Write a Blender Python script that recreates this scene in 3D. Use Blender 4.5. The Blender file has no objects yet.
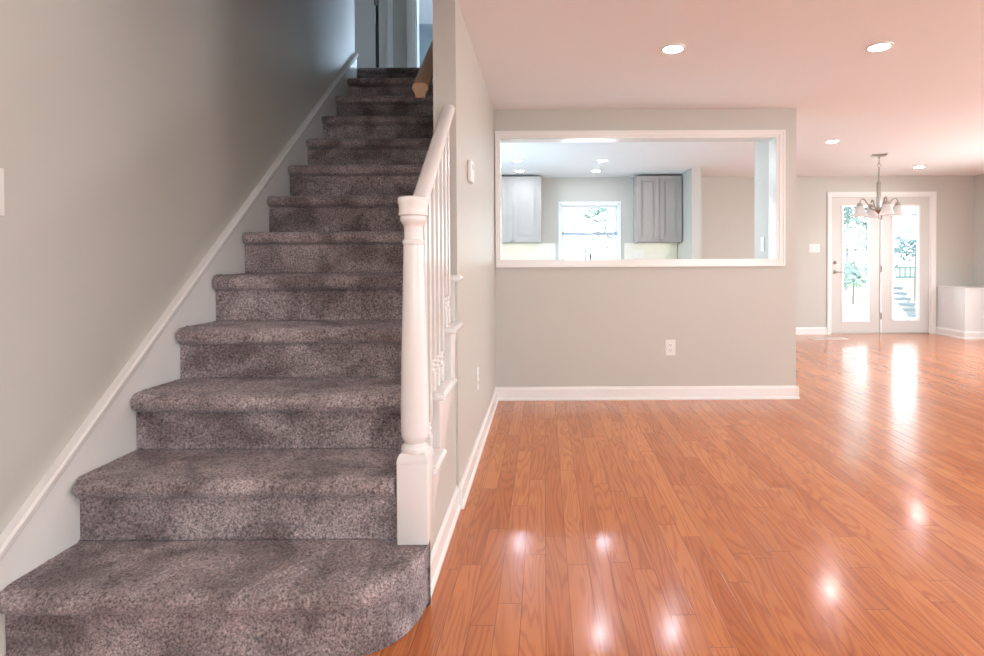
import bpy, bmesh, math, random
from mathutils import Vector, Matrix, noise

C = bpy.context.scene.collection
S = bpy.context.scene
PI = math.pi

# ------------------------------------------------------------------ camera
CAM_H = 1.19
F, CX, CY, PITCH, ROLL, YAW = 560.0, 545.4, 267.57, 0.0158, 0.0047, 0.0022
cd = bpy.data.cameras.new('camera')
cam = bpy.data.objects.new('camera', cd); C.objects.link(cam)
cd.sensor_width = 36.0
cd.lens = F / 984 * 36
cd.shift_x = -(CX - 492) / 984
cd.shift_y = (CY - 328) / 984
cd.clip_start = 0.05; cd.clip_end = 300
Rya = Matrix(((math.cos(YAW), -math.sin(YAW), 0), (math.sin(YAW), math.cos(YAW), 0), (0, 0, 1)))
Rpi = Matrix(((1, 0, 0), (0, math.cos(PITCH), -math.sin(PITCH)), (0, math.sin(PITCH), math.cos(PITCH))))
Rro = Matrix(((math.cos(ROLL), 0, -math.sin(ROLL)), (0, 1, 0), (math.sin(ROLL), 0, math.cos(ROLL))))
M = Rro @ Rpi @ Rya
right, fwd, up = M[0], M[1], M[2]
cam.matrix_world = Matrix(((right[0], up[0], -fwd[0], 0), (right[1], up[1], -fwd[1], 0),
                           (right[2], up[2], -fwd[2], CAM_H), (0, 0, 0, 1)))
S.camera = cam

# ------------------------------------------------------------------ sky, fill lights, exposure
SKY = 6.5
w = bpy.data.worlds.new('sky'); S.world = w; w.use_nodes = True
wn = w.node_tree; bg = wn.nodes['Background']
tc = wn.nodes.new('ShaderNodeTexCoord'); sp = wn.nodes.new('ShaderNodeSeparateXYZ')
rp = wn.nodes.new('ShaderNodeValToRGB')
rp.color_ramp.elements[0].position = 0.46; rp.color_ramp.elements[0].color = (0.55, 0.60, 0.60, 1)
rp.color_ramp.elements[1].position = 0.54; rp.color_ramp.elements[1].color = (0.86, 0.95, 1.0, 1)
mp = wn.nodes.new('ShaderNodeMapRange'); mp.inputs[1].default_value = -1; mp.inputs[2].default_value = 1
wn.links.new(tc.outputs['Generated'], sp.inputs[0]); wn.links.new(sp.outputs[2], mp.inputs[0])
wn.links.new(mp.outputs[0], rp.inputs[0]); wn.links.new(rp.outputs[0], bg.inputs[0])
bg.inputs[1].default_value = SKY

def area(name, loc, direction, sx, sy, power, col):
    l = bpy.data.lights.new(name, 'AREA'); l.shape = 'RECTANGLE'; l.size = sx; l.size_y = sy
    l.energy = power; l.color = col
    o = bpy.data.objects.new(name, l); C.objects.link(o); o.location = loc
    o.rotation_euler = Vector(direction).to_track_quat('-Z', 'Y').to_euler()
    return o
# added area lights brighten the rooms like daylight; the windows they suggest are unseen
area('front_fill_light', (0.5, -3.62, 1.45), (0.0, 1, 0.12), 1.7, 1.4, 20, (0.90, 0.95, 1.0))
area('front_fill_light', (4.0, -3.62, 1.45), (0, 1, 0.12), 2.6, 1.4, 70, (0.90, 0.95, 1.0))
area('side_fill_light', (6.74, 1.6, 1.35), (-1, 0, 0.15), 2.2, 1.5, 90, (0.92, 0.96, 1.0))
area('side_fill_light', (6.74, 5.8, 1.25), (-1, -0.15, -0.45), 2.0, 1.25, 80, (0.94, 0.97, 1.0))
area('kitchen_fill_light', (-1.76, 6.3, 1.55), (1, 0.25, -0.15), 1.6, 1.0, 58, (0.55, 0.78, 1.0))
area('bedroom_fill_light', (1.0, 9.9, 4.3), (-0.75, -1, -0.1), 1.5, 1.4, 330, (0.62, 0.80, 1.0))
area('hall_fill_light', (2.9, 5.7, 4.4), (-1, 0, -0.1), 0.9, 1.3, 65, (0.60, 0.78, 1.0))

vs = S.view_settings
vs.view_transform = 'Standard'; vs.look = 'None'; vs.exposure = 0.08; vs.gamma = 1.0; vs.use_curve_mapping = False

LAMP = 190.0            # radiance of a recessed light's lens

# ------------------------------------------------------------------ materials
def new_mat(name):
    m = bpy.data.materials.new(name); m.use_nodes = True
    return m, m.node_tree, m.node_tree.nodes['Principled BSDF']
def N(t, kind, **kw):
    n = t.nodes.new('ShaderNode' + kind)
    for k, v in kw.items():
        if k.startswith('i_'):
            key = k[2:]
            n.inputs[int(key) if key.isdigit() else key].default_value = v
        else: setattr(n, k, v)
    return n
def math_n(t, op, a, b=None, c=None):
    n = t.nodes.new('ShaderNodeMath'); n.operation = op
    for i, x in enumerate((a, b, c)):
        if x is None: continue
        if isinstance(x, (int, float)): n.inputs[i].default_value = x
        else: t.links.new(x, n.inputs[i])
    return n.outputs[0]
def mix_c(t, fac, a, b):
    n = t.nodes.new('ShaderNodeMix'); n.data_type = 'RGBA'
    for i, x in ((0, fac), (6, a), (7, b)):
        if isinstance(x, (int, float)): n.inputs[i].default_value = x
        elif isinstance(x, tuple): n.inputs[i].default_value = (*x, 1)
        else: t.links.new(x, n.inputs[i])
    return n.outputs[2]

def paint(name, col, rough=0.6, bump=0.04, scale=60, var=0.03, spec=0.4):
    m, t, b = new_mat(name)
    tcn = N(t, 'TexCoord')
    n = N(t, 'TexNoise', i_Scale=1.7, i_Detail=2.0); t.links.new(tcn.outputs['Object'], n.inputs['Vector'])
    c = mix_c(t, n.outputs[0], tuple(x * (1 - var) for x in col), tuple(min(1, x * (1 + var)) for x in col))
    t.links.new(c, b.inputs['Base Color'])
    n2 = N(t, 'TexNoise', i_Scale=float(scale), i_Detail=3.0); t.links.new(tcn.outputs['Object'], n2.inputs['Vector'])
    bu = N(t, 'Bump', i_Strength=bump, i_Distance=0.01); t.links.new(n2.outputs[0], bu.inputs['Height'])
    t.links.new(bu.outputs[0], b.inputs['Normal'])
    b.inputs['Roughness'].default_value = rough
    b.inputs['Specular IOR Level'].default_value = spec
    return m
def plain(name, col, rough=0.4, metal=0.0, spec=0.5):
    m, t, b = new_mat(name)
    tcn = N(t, 'TexCoord'); n = N(t, 'TexNoise', i_Scale=25.0, i_Detail=2.0)
    t.links.new(tcn.outputs['Object'], n.inputs['Vector'])
    t.links.new(mix_c(t, n.outputs[0], tuple(x * .96 for x in col), tuple(min(1, x * 1.04) for x in col)), b.inputs['Base Color'])
    b.inputs['Roughness'].default_value = rough; b.inputs['Metallic'].default_value = metal
    b.inputs['Specular IOR Level'].default_value = spec
    return m
def emit(name, col, strength):
    m, t, b = new_mat(name)
    b.inputs['Base Color'].default_value = (*col, 1)
    b.inputs['Emission Color'].default_value = (*col, 1); b.inputs['Emission Strength'].default_value = strength
    return m

def carpet_mat(name='carpet'):
    m, t, b = new_mat(name)
    tcn = N(t, 'TexCoord')
    def nz(scale, det=2.0, rough=0.5, dist=0.0):
        n = N(t, 'TexNoise', i_Scale=scale, i_Detail=det, i_Roughness=rough, i_Distortion=dist)
        t.links.new(tcn.outputs['Object'], n.inputs['Vector']); return n.outputs[0]
    tuft = nz(120.0, 2.0, 0.6)
    fine = nz(300.0, 2.0, 0.6)
    patch = nz(5.0, 3.0, 0.55, 0.6)
    r1 = N(t, 'ValToRGB'); r1.color_ramp.elements[0].position = .36; r1.color_ramp.elements[1].position = .66
    r1.color_ramp.elements[0].color = (0.095, 0.078, 0.075, 1); r1.color_ramp.elements[1].color = (0.600, 0.510, 0.495, 1)
    mx = math_n(t, 'ADD', math_n(t, 'MULTIPLY', tuft, .62), math_n(t, 'MULTIPLY', fine, .38))
    t.links.new(mx, r1.inputs[0])
    r2 = N(t, 'ValToRGB'); r2.color_ramp.elements[0].position = .36; r2.color_ramp.elements[1].position = .64
    r2.color_ramp.elements[0].color = (.58, .54, .54, 1); r2.color_ramp.elements[1].color = (1.40, 1.38, 1.42, 1)
    t.links.new(patch, r2.inputs[0])
    mu = N(t, 'Mix', data_type='RGBA', blend_type='MULTIPLY'); mu.inputs[0].default_value = 1
    t.links.new(r1.outputs[0], mu.inputs[6]); t.links.new(r2.outputs[0], mu.inputs[7])
    t.links.new(mu.outputs[2], b.inputs['Base Color'])
    bu = N(t, 'Bump', i_Strength=1.0, i_Distance=0.010); t.links.new(mx, bu.inputs['Height'])
    t.links.new(bu.outputs[0], b.inputs['Normal'])
    b.inputs['Roughness'].default_value = 0.95; b.inputs['Specular IOR Level'].default_value = 0.15
    b.inputs['Sheen Weight'].default_value = 0.35; b.inputs['Sheen Roughness'].default_value = 0.5
    b.inputs['Sheen Tint'].default_value = (0.85, 0.88, 1, 1)
    return m

def oak_floor_mat():
    m, t, b = new_mat('oak_floor')
    L = t.links.new
    tcn = N(t, 'TexCoord'); sx = N(t, 'SeparateXYZ'); L(tcn.outputs['Object'], sx.inputs[0])
    x, y = sx.outputs[0], sx.outputs[1]
    xs = math_n(t, 'DIVIDE', x, 0.083); row = math_n(t, 'FLOOR', xs); fx = math_n(t, 'FRACT', xs)
    w1 = N(t, 'TexWhiteNoise', noise_dimensions='1D'); L(row, w1.inputs['W'])
    wr = math_n(t, 'ADD', row, 77.3)
    w1b = N(t, 'TexWhiteNoise', noise_dimensions='1D'); L(wr, w1b.inputs['W'])
    ln = math_n(t, 'MULTIPLY_ADD', w1b.outputs[0], 0.55, 0.62)
    ys = math_n(t, 'DIVIDE', math_n(t, 'MULTIPLY_ADD', w1.outputs[0], 5.0, y), ln)
    pid = math_n(t, 'FLOOR', ys); fy = math_n(t, 'FRACT', ys)
    cv = N(t, 'CombineXYZ'); L(row, cv.inputs[0]); L(pid, cv.inputs[1])
    w2 = N(t, 'TexWhiteNoise', noise_dimensions='3D'); L(cv.outputs[0], w2.inputs['Vector'])
    rnd = w2.outputs[0]
    # cathedral grain: rings of a stretched noise field, new for each board
    gx = math_n(t, 'MULTIPLY_ADD', rnd, 61.0, math_n(t, 'MULTIPLY', x, 9.0))
    gy = math_n(t, 'MULTIPLY_ADD', rnd, 37.0, math_n(t, 'MULTIPLY', y, 0.85))
    gv = N(t, 'CombineXYZ'); L(gx, gv.inputs[0]); L(gy, gv.inputs[1])
    gn = N(t, 'TexNoise', i_Scale=1.0, i_Detail=2.0, i_Roughness=0.45, i_Distortion=0.4); L(gv.outputs[0], gn.inputs['Vector'])
    rings = math_n(t, 'SINE', math_n(t, 'MULTIPLY', gn.outputs[0], 95.0))
    rings = math_n(t, 'MULTIPLY_ADD', rings, 0.5, 0.5)
    rings = math_n(t, 'POWER', rings, 2.5)
    fv = N(t, 'CombineXYZ'); L(math_n(t, 'MULTIPLY', x, 330.0), fv.inputs[0]); L(math_n(t, 'MULTIPLY_ADD', rnd, 50.0, math_n(t, 'MULTIPLY', y, 9.0)), fv.inputs[1])
    fn = N(t, 'TexNoise', i_Scale=1.0, i_Detail=2.0); L(fv.outputs[0], fn.inputs['Vector'])
    grain = math_n(t, 'MULTIPLY_ADD', fn.outputs[0], 0.45, math_n(t, 'MULTIPLY', rings, 0.42))
    ca = mix_c(t, rnd, (0.700, 0.262, 0.092), (0.550, 0.165, 0.050))
    sepc = N(t, 'SeparateColor'); L(w2.outputs[1], sepc.inputs[0])
    ca = mix_c(t, math_n(t, 'MULTIPLY', sepc.outputs[1], 0.45), ca, (0.680, 0.230, 0.072))
    cb = mix_c(t, rnd, (0.420, 0.118, 0.034), (0.300, 0.076, 0.020))
    col = mix_c(t, grain, ca, cb)
    # open joints
    ex = math_n(t, 'MULTIPLY', math_n(t, 'MINIMUM', fx, math_n(t, 'SUBTRACT', 1.0, fx)), 0.083)
    ey = math_n(t, 'MULTIPLY', math_n(t, 'MINIMUM', fy, math_n(t, 'SUBTRACT', 1.0, fy)), ln)
    edge = math_n(t, 'MINIMUM', ex, ey)
    gm = N(t, 'MapRange', interpolation_type='SMOOTHSTEP'); L(edge, gm.inputs[0])
    gm.inputs[1].default_value = 0.0003; gm.inputs[2].default_value = 0.0022
    col = mix_c(t, math_n(t, 'MULTIPLY', math_n(t, 'SUBTRACT', 1.0, gm.outputs[0]), 0.62), col, (0.16, 0.04, 0.012))
    L(col, b.inputs['Base Color'])
    # height: rounded joints, slight cupping and tilt of each board, faint grain
    tilt = math_n(t, 'MULTIPLY', math_n(t, 'MULTIPLY', math_n(t, 'SUBTRACT', rnd, 0.5), fx), 0.10)
    h = math_n(t, 'ADD', math_n(t, 'MULTIPLY', gm.outputs[0], 0.5), tilt)
    lo = N(t, 'TexNoise', i_Scale=5.0, i_Detail=1.0); L(tcn.outputs['Object'], lo.inputs['Vector'])
    h = math_n(t, 'MULTIPLY_ADD', lo.outputs[0], 0.22, h)
    h = math_n(t, 'MULTIPLY_ADD', grain, -0.035, h)
    bu = N(t, 'Bump', i_Strength=0.5, i_Distance=0.0035); L(h, bu.inputs['Height'])
    L(bu.outputs[0], b.inputs['Normal'])
    b.inputs['Roughness'].default_value = 0.20
    b.inputs['Specular IOR Level'].default_value = 0.5
    b.inputs['Coat Weight'].default_value = 0.25; b.inputs['Coat Roughness'].default_value = 0.10
    return m

def wood_mat(name, c1, c2, axis='Y'):
    m, t, b = new_mat(name)
    tcn = N(t, 'TexCoord'); mpn = N(t, 'Mapping'); t.links.new(tcn.outputs['Object'], mpn.inputs[0])
    mpn.inputs['Scale'].default_value = (60, 4, 60) if axis == 'Y' else (4, 60, 60)
    n = N(t, 'TexNoise', i_Scale=1.0, i_Detail=3.0, i_Distortion=0.6); t.links.new(mpn.outputs[0], n.inputs['Vector'])
    t.links.new(mix_c(t, n.outputs[0], c1, c2), b.inputs['Base Color'])
    b.inputs['Roughness'].default_value = 0.35
    return m

def glass_mat(name, refl=0.06):
    m, t, b = new_mat(name)
    t.nodes.remove(b)
    out = t.nodes['Material Output']
    tr = N(t, 'BsdfTransparent'); gl = N(t, 'BsdfGlossy', i_Roughness=0.02)
    tr.inputs[0].default_value = (0.97, 0.99, 0.985, 1)
    fr = N(t, 'Fresnel', i_IOR=1.35); mx = N(t, 'MixShader')
    t.links.new(fr.outputs[0], mx.inputs[0]); t.links.new(tr.outputs[0], mx.inputs[1]); t.links.new(gl.outputs[0], mx.inputs[2])
    t.links.new(mx.outputs[0], out.inputs[0])
    return m
def shade_mat():
    m, t, b = new_mat('frosted_glass')
    t.nodes.remove(b); out = t.nodes['Material Output']
    tcn = N(t, 'TexCoord'); n = N(t, 'TexNoise', i_Scale=40.0); t.links.new(tcn.outputs['Object'], n.inputs['Vector'])
    c = mix_c(t, n.outputs[0], (0.90, 0.92, 0.92), (0.97, 0.98, 0.98))
    d = N(t, 'BsdfDiffuse'); tl = N(t, 'BsdfTranslucent'); tr = N(t, 'BsdfTransparent'); g = N(t, 'BsdfGlossy', i_Roughness=0.2)
    for s in (d, tl, tr): t.links.new(c, s.inputs[0])
    m1 = N(t, 'MixShader', i_0=0.55); t.links.new(d.outputs[0], m1.inputs[1]); t.links.new(tl.outputs[0], m1.inputs[2])
    m2 = N(t, 'MixShader', i_0=0.28); t.links.new(m1.outputs[0], m2.inputs[1]); t.links.new(tr.outputs[0], m2.inputs[2])
    m3 = N(t, 'MixShader', i_0=0.06); t.links.new(m2.outputs[0], m3.inputs[1]); t.links.new(g.outputs[0], m3.inputs[2])
    t.links.new(m3.outputs[0], out.inputs[0])
    return m
def tile_mat():
    m, t, b = new_mat('backsplash_tile')
    tcn = N(t, 'TexCoord'); mpn = N(t, 'Mapping'); t.links.new(tcn.outputs['Object'], mpn.inputs[0])
    mpn.inputs['Rotation'].default_value = (PI / 2, 0, 0)
    br = N(t, 'TexBrick', i_Scale=1.0); t.links.new(mpn.outputs[0], br.inputs['Vector'])
    br.inputs['Color1'].default_value = (.80, .78, .69, 1); br.inputs['Color2'].default_value = (.82, .80, .72, 1)
    br.inputs['Mortar'].default_value = (.77, .75, .66, 1); br.inputs['Mortar Size'].default_value = 0.003
    br.inputs['Brick Width'].default_value = 0.15; br.inputs['Row Height'].default_value = 0.075
    t.links.new(br.outputs[0], b.inputs['Base Color']); b.inputs['Roughness'].default_value = 0.25
    return m
def leaf_mat(name, c1, c2):
    m, t, b = new_mat(name)
    tcn = N(t, 'TexCoord'); n = N(t, 'TexNoise', i_Scale=1.3, i_Detail=3.0); t.links.new(tcn.outputs['Object'], n.inputs['Vector'])
    t.links.new(mix_c(t, n.outputs[0], c1, c2), b.inputs['Base Color'])
    b.inputs['Roughness'].default_value = 0.5
    return m
def gravel_mat(name, c1, c2, scale):
    m, t, b = new_mat(name)
    tcn = N(t, 'TexCoord'); n = N(t, 'TexNoise', i_Scale=scale, i_Detail=5.0); t.links.new(tcn.outputs['Object'], n.inputs['Vector'])
    t.links.new(mix_c(t, n.outputs[0], c1, c2), b.inputs['Base Color']); b.inputs['Roughness'].default_value = .9
    return m

WALL = paint('wall_paint', (0.580, 0.562, 0.515), 0.42, 0.03, 90, 0.02)
UPWALL = paint('bedroom_paint', (0.36, 0.44, 0.46), 0.6)
CEIL = paint('ceiling_paint', (0.86, 0.86, 0.87), 0.8, 0.05, 70, 0.01)
TRIM = paint('white_trim_paint', (0.86, 0.845, 0.82), 0.22, 0.02, 40, 0.01, 0.5)
BANI = paint('white_gloss_paint', (0.84, 0.81, 0.79), 0.25, 0.04, 45, 0.02, 0.5)
CARPET = carpet_mat()
FLOOR = oak_floor_mat()
RAILW = wood_mat('oak_rail', (0.48, 0.29, 0.165), (0.38, 0.21, 0.11))
GLASS = glass_mat('window_glass')
SHADE = shade_mat()
NICKEL = plain('brushed_nickel', (0.42, 0.39, 0.35), 0.32, 1.0)
STEEL = plain('stainless_steel', (0.45, 0.45, 0.46), 0.2, 1.0)
HINGE = plain('hinge_metal', (0.28, 0.25, 0.22), 0.4, 0.8)
PLASTIC = plain('white_plastic', (0.84, 0.83, 0.80), 0.3)
SLOT = plain('dark_slot', (0.05, 0.045, 0.04), 0.6)
DOORW = paint('door_paint', (0.66, 0.635, 0.605), 0.32, 0.02, 40, 0.01, 0.5)
CABL = paint('cabinet_paint', (0.43, 0.395, 0.37), 0.55, 0.02, 40, 0.02, 0.5)
TILE = tile_mat()
COUNTER = gravel_mat('granite', (.55, .53, .5), (.75, .73, .7), 60)
VINYL = plain('white_vinyl', (0.86, 0.88, 0.90), 0.35)
LENS = emit('lamp_lens', (1.0, 0.945, 0.885), LAMP)
KLENS = emit('kitchen_lamp_lens', (0.82, 0.92, 1.0), LAMP * 0.8)
STRIPL = emit('under_cabinet_lens', (1.0, 0.88, 0.56), 5.0)
LEAF1 = leaf_mat('leaf_green', (0.10, 0.17, 0.155), (0.17, 0.25, 0.225))
LEAF2 = leaf_mat('leaf_blue_green', (0.09, 0.155, 0.16), (0.15, 0.225, 0.235))
BARK = gravel_mat('bark', (.12, .10, .08), (.22, .19, .16), 12)
PATIO = gravel_mat('patio_concrete', (.70, .69, .66), (.80, .79, .77), 8)
LAWN = gravel_mat('lawn', (.10, .2, .06), (.2, .32, .1), 20)
DECKW = gravel_mat('weathered_rail', (.07, .10, .12), (.11, .14, .16), 15)
SLATW = gravel_mat('grey_slats', (.11, .13, .15), (.14, .16, .18), 15)

# ------------------------------------------------------------------ helpers
class MB:
    """collects shapes, links them as ONE mesh object"""
    def __init__(self): self.bm = bmesh.new()
    def box(self, x0, x1, y0, y1, z0, z1, bevel=0.0, seg=2):
        bm = self.bm
        v = [bm.verts.new(p) for p in ((x0, y0, z0), (x1, y0, z0), (x1, y1, z0), (x0, y1, z0),
                                       (x0, y0, z1), (x1, y0, z1), (x1, y1, z1), (x0, y1, z1))]
        fs = [bm.faces.new([v[i] for i in q]) for q in ((3, 2, 1, 0), (4, 5, 6, 7), (0, 1, 5, 4), (1, 2, 6, 5), (2, 3, 7, 6), (3, 0, 4, 7))]
        if bevel:
            es = list({e for f in fs for e in f.edges})
            bmesh.ops.bevel(bm, geom=es, offset=bevel, segments=seg, profile=0.5, affect='EDGES')
        return self
    def prism(self, pts, axis, a, b):
        """polygon pts in the two other axes, extruded along axis from a to b"""
        def P(p, t): return {'X': (t, p[0], p[1]), 'Y': (p[0], t, p[1]), 'Z': (p[0], p[1], t)}[axis]
        bm = self.bm
        A = [bm.verts.new(P(p, a)) for p in pts]; B = [bm.verts.new(P(p, b)) for p in pts]
        n = len(pts)
        bm.faces.new(A); bm.faces.new(B[::-1])
        for i in range(n): bm.faces.new((A[i], B[i], B[(i + 1) % n], A[(i + 1) % n]))
        return self
    def lathe(self, prof, c=(0, 0, 0), n=32, M4=None, caps=True):
        """profile (r, z) from bottom to top about the vertical axis at c"""
        bm = self.bm; rings = []
        M4 = M4 or Matrix.Translation(c)
        for r, z in prof:
            if r < 1e-6: rings.append([bm.verts.new(M4 @ Vector((0, 0, z)))])
            else: rings.append([bm.verts.new(M4 @ Vector((r * math.cos(2 * PI * k / n), r * math.sin(2 * PI * k / n), z))) for k in range(n)])
        for A, B in zip(rings, rings[1:]):
            for k in range(n):
                k2 = (k + 1) % n
                if len(A) == 1 and len(B) == 1: break
                if len(A) == 1: bm.faces.new((A[0], B[k2], B[k]))
                elif len(B) == 1: bm.faces.new((A[k], A[k2], B[0]))
                else: bm.faces.new((A[k], A[k2], B[k2], B[k]))
        if caps and len(rings[0]) > 1: bm.faces.new(rings[0][::-1])
        if caps and len(rings[-1]) > 1: bm.faces.new(rings[-1])
        return self
    def tube(self, pts, r, n=10):
        bm = self.bm; pts = [Vector(p) for p in pts]; rings = []
        rr = r if isinstance(r, (list, tuple)) else [r] * len(pts)
        ref = None
        for i, p in enumerate(pts):
            d = (pts[min(i + 1, len(pts) - 1)] - pts[max(i - 1, 0)]).normalized()
            if ref is None: ref = d.orthogonal().normalized()
            ref = (ref - d * ref.dot(d)).normalized(); q = d.cross(ref)
            rings.append([bm.verts.new(p + (ref * math.cos(2 * PI * k / n) + q * math.sin(2 * PI * k / n)) * rr[i]) for k in range(n)])
        for A, B in zip(rings, rings[1:]):
            for k in range(n): bm.faces.new((A[k], A[(k + 1) % n], B[(k + 1) % n], B[k]))
        bm.faces.new(rings[0][::-1]); bm.faces.new(rings[-1])
        return self
    def sweep(self, pts, prof, upv=(0, 0, 1)):
        """closed profile (u, v) swept straight from pts[0] to pts[1] with plumb-cut ends"""
        bm = self.bm; A, B = Vector(pts[0]), Vector(pts[1])
        d = (B - A); side = Vector((d.y, -d.x, 0)).normalized()
        ra = [bm.verts.new(A + side * u + Vector(upv) * v) for u, v in prof]
        rb = [bm.verts.new(B + side * u + Vector(upv) * v) for u, v in prof]
        n = len(prof)
        bm.faces.new(ra[::-1]); bm.faces.new(rb)
        for i in range(n): bm.faces.new((ra[i], ra[(i + 1) % n], rb[(i + 1) % n], rb[i]))
        return self
    def build(self, name, mat, parent=None, smooth=False, origin=None):
        bm = self.bm
        bmesh.ops.recalc_face_normals(bm, faces=bm.faces[:])
        if origin is not None:
            bmesh.ops.translate(bm, vec=-Vector(origin), verts=bm.verts[:])
        me = bpy.data.meshes.new(name); bm.to_mesh(me); bm.free()
        me.materials.append(mat)
        if smooth:
            me.shade_smooth() if smooth is True else me.shade_smooth()
            if smooth == 'auto':
                import math as _m
                me.set_sharp_from_angle(angle=_m.radians(38))
        o = bpy.data.objects.new(name, me); C.objects.link(o)
        if origin is not None: o.location = origin
        if parent is not None:
            o.parent = parent
            if origin is None and parent.type == 'EMPTY':
                o.location = -Vector(parent.location)
            elif origin is not None:
                o.location = Vector(origin) - world_loc(parent)
            else:
                o.location = -world_loc(parent)
        return o
def world_loc(o):
    v = Vector((0, 0, 0))
    while o is not None: v = v + o.location; o = o.parent
    return v
def tag(o, label=None, cat=None, group=None, kind=None):
    if label: o['label'] = label
    if cat: o['category'] = cat
    if group: o['group'] = group
    if kind: o['kind'] = kind
    return o
def thing(name, label, cat, loc=(0, 0, 0), group=None, kind=None):
    o = bpy.data.objects.new(name, None); C.objects.link(o); o.location = loc; o.empty_display_size = 0.1
    return tag(o, label, cat, group, kind)
def struct(name, mb, mat, label, cat, **kw):
    return tag(mb.build(name, mat, **kw), label, cat, kind='structure')
def copy_tree(o, loc, label=None):
    """copy of a thing with copies of its parts and sub-parts"""
    r = o.copy(); C.objects.link(r); r.location = loc
    if label: r['label'] = label
    for ch in o.children:
        c = ch.copy(); C.objects.link(c); c.parent = r
        for g in ch.children:
            d = g.copy(); C.objects.link(d); d.parent = c
    return r

# ------------------------------------------------------------------ dimensions (metres)
H = 2.44                       # ceiling
XL = -1.627; XS = -1.607        # left wall, face of the skirt board
XW = -0.413; XWL = -0.521      # the wall beside the stairs: room face, stair face
YW = 2.66                      # its front end
YP = 4.707; YB = 4.852         # pass-through wall front and back
YF = 8.647                     # far wall
XR = 6.64                      # right wall
XPE = 2.12                     # free end of the pass-through wall
YN = -3.5                      # wall behind the camera
RISE, RUN, Y1 = 0.2232, 0.2717, 1.651
NOSE = 0.046
UP = 12 * RISE + .175                 # upper floor
HU = 5.36                      # upper ceiling
YLAND = Y1 + 12 * RUN
YH = 6.30                      # hall's back wall

# ------------------------------------------------------------------ shell
struct('floor', MB().box(XL - .1, XR + .1, YN - .1, YF + .1, -0.06, 0.0), FLOOR,
       'glossy orange oak plank floor running through the whole room', 'floor')
m = MB()
m.box(XW, XR, YN, YB, H, H + .012)
m.box(XL, XW, YN, 2.0, H, H + .012)
m.box(XWL, XW, YW, YB, H, H + .012)
m.box(XL, XR, YB, YF, H, H + .012)
struct('floor_kitchen', MB().box(XL, 2.06, YB + .002, YF, .0005, .006), gravel_mat('pale_tile', (.62, .62, .60), (.72, .72, .70), 3), 'pale tiled kitchen floor behind the half wall', 'floor')
m = m
struct('ceiling', m, CEIL, 'smooth white ceiling tinted pink by the floor below it', 'ceiling')
struct('wall_left', MB().box(XL - .1, XL, YN, 4.87, 0, HU).box(XL - .1, XL, 4.87, 5.5, 0, UP - .085).box(XL - .1, XL, 7.1, YF, 0, UP - .085).box(XL - .1, XL, 5.5, 7.1, 0, 1.05).box(XL - .1, XL, 5.5, 7.1, 2.05, UP - .085), WALL,
       'long greige painted wall rising along the left of the carpeted stairs', 'wall')
m = MB().box(XWL, XW, YW, YB, 0, H).box(XWL, XW, YW, YLAND, H + .012, HU).box(XW, XW + .10, 1.9, YW, H + .012, HU)
struct('wall_stair', m, WALL, 'tall painted wall whose end stands beside the upper stairs', 'wall')
struct('wall_stairwell_front', MB().box(XL, XW, 1.9, 2.0, H + .012, HU), WALL, 'wall above the foot of the stairs', 'wall')
# pass-through wall with its opening and the short return post at its free end
m = MB()
OX0, OX1, OZ0, OZ1 = -0.365, 1.949, 1.181, 2.194
m.box(XW, XPE, YP, YB, 0, OZ0 - .012).box(XW, XPE, YP, YB, OZ1 + .012, H)
m.box(XW, OX0 - .012, YP, YB, OZ0 - .012, OZ1 + .012).box(OX1 + .012, XPE, YP, YB, OZ0 - .012, OZ1 + .012)
m.box(OX1 + .006, XPE, YB, 5.20, 0, H)
struct('wall_kitchen', m, WALL, 'grey-green half wall with a wide pass-through opening into the kitchen', 'wall')
# far wall with kitchen window and patio door openings
WX0, WX1, WZ0, WZ1 = 0.246, 1.167, 1.02, 2.043
DX0, DX1, DZ1 = 4.43, 5.972, 2.135
m = MB()
m.box(XL, WX0, YF, YF + .14, 0, H).box(WX0, WX1, YF, YF + .14, 0, WZ0).box(WX0, WX1, YF, YF + .14, WZ1, H)
m.box(WX1, DX0, YF, YF + .14, 0, H).box(DX0, DX1, YF, YF + .14, DZ1, H).box(DX1, XR + .1, YF, YF + .14, 0, H)
struct('wall_back', m, WALL, 'far painted wall holding the patio doors and the kitchen window', 'wall')
m = MB()
m.box(XR, XR + .1, YN, 0.5, 0, H).box(XR, XR + .1, 2.7, 4.8, 0, H).box(XR, XR + .1, 6.8, YF, 0, H).box(XR, XR + .1, 4.8, 6.8, 0, .6).box(XR, XR + .1, 4.8, 6.8, 2.1, H).box(XR, XR + .1, .5, 2.7, 0, .6).box(XR, XR + .1, .5, 2.7, 2.1, H)
struct('wall_right', m, WALL, 'painted side wall beside the low half wall at the far right corner', 'wall')
m = MB()
m.box(XL, -.35, YN - .1, YN, 0, H).box(1.35, 2.7, YN - .1, YN, 0, H).box(5.3, XR, YN - .1, YN, 0, H)
for a, b in ((-.35, 1.35), (2.7, 5.3)): m.box(a, b, YN - .1, YN, 0, .75).box(a, b, YN - .1, YN, 2.15, H)
struct('wall_front', m, WALL, 'front wall with two added windows behind the camera', 'wall')
struct('wall_partition', MB().box(2.06, 2.185, 7.79, YF, 0, H), WALL,
       'short painted partition between the kitchen cabinets and the dining area', 'wall')
# low half wall in the far right corner
struct('wall_low', MB().box(6.082, XR, 8.072, YF, 0, .728), paint('low_wall_paint', (.78, .78, .77), .5),
       'low pale grey half wall in the far right corner beside the patio doors', 'wall')
struct('trim_low_wall_cap', MB().box(6.072, XR, 8.062, YF, .728, .742, .003), TRIM, 'white cap along the top of the low half wall', 'trim')
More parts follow.
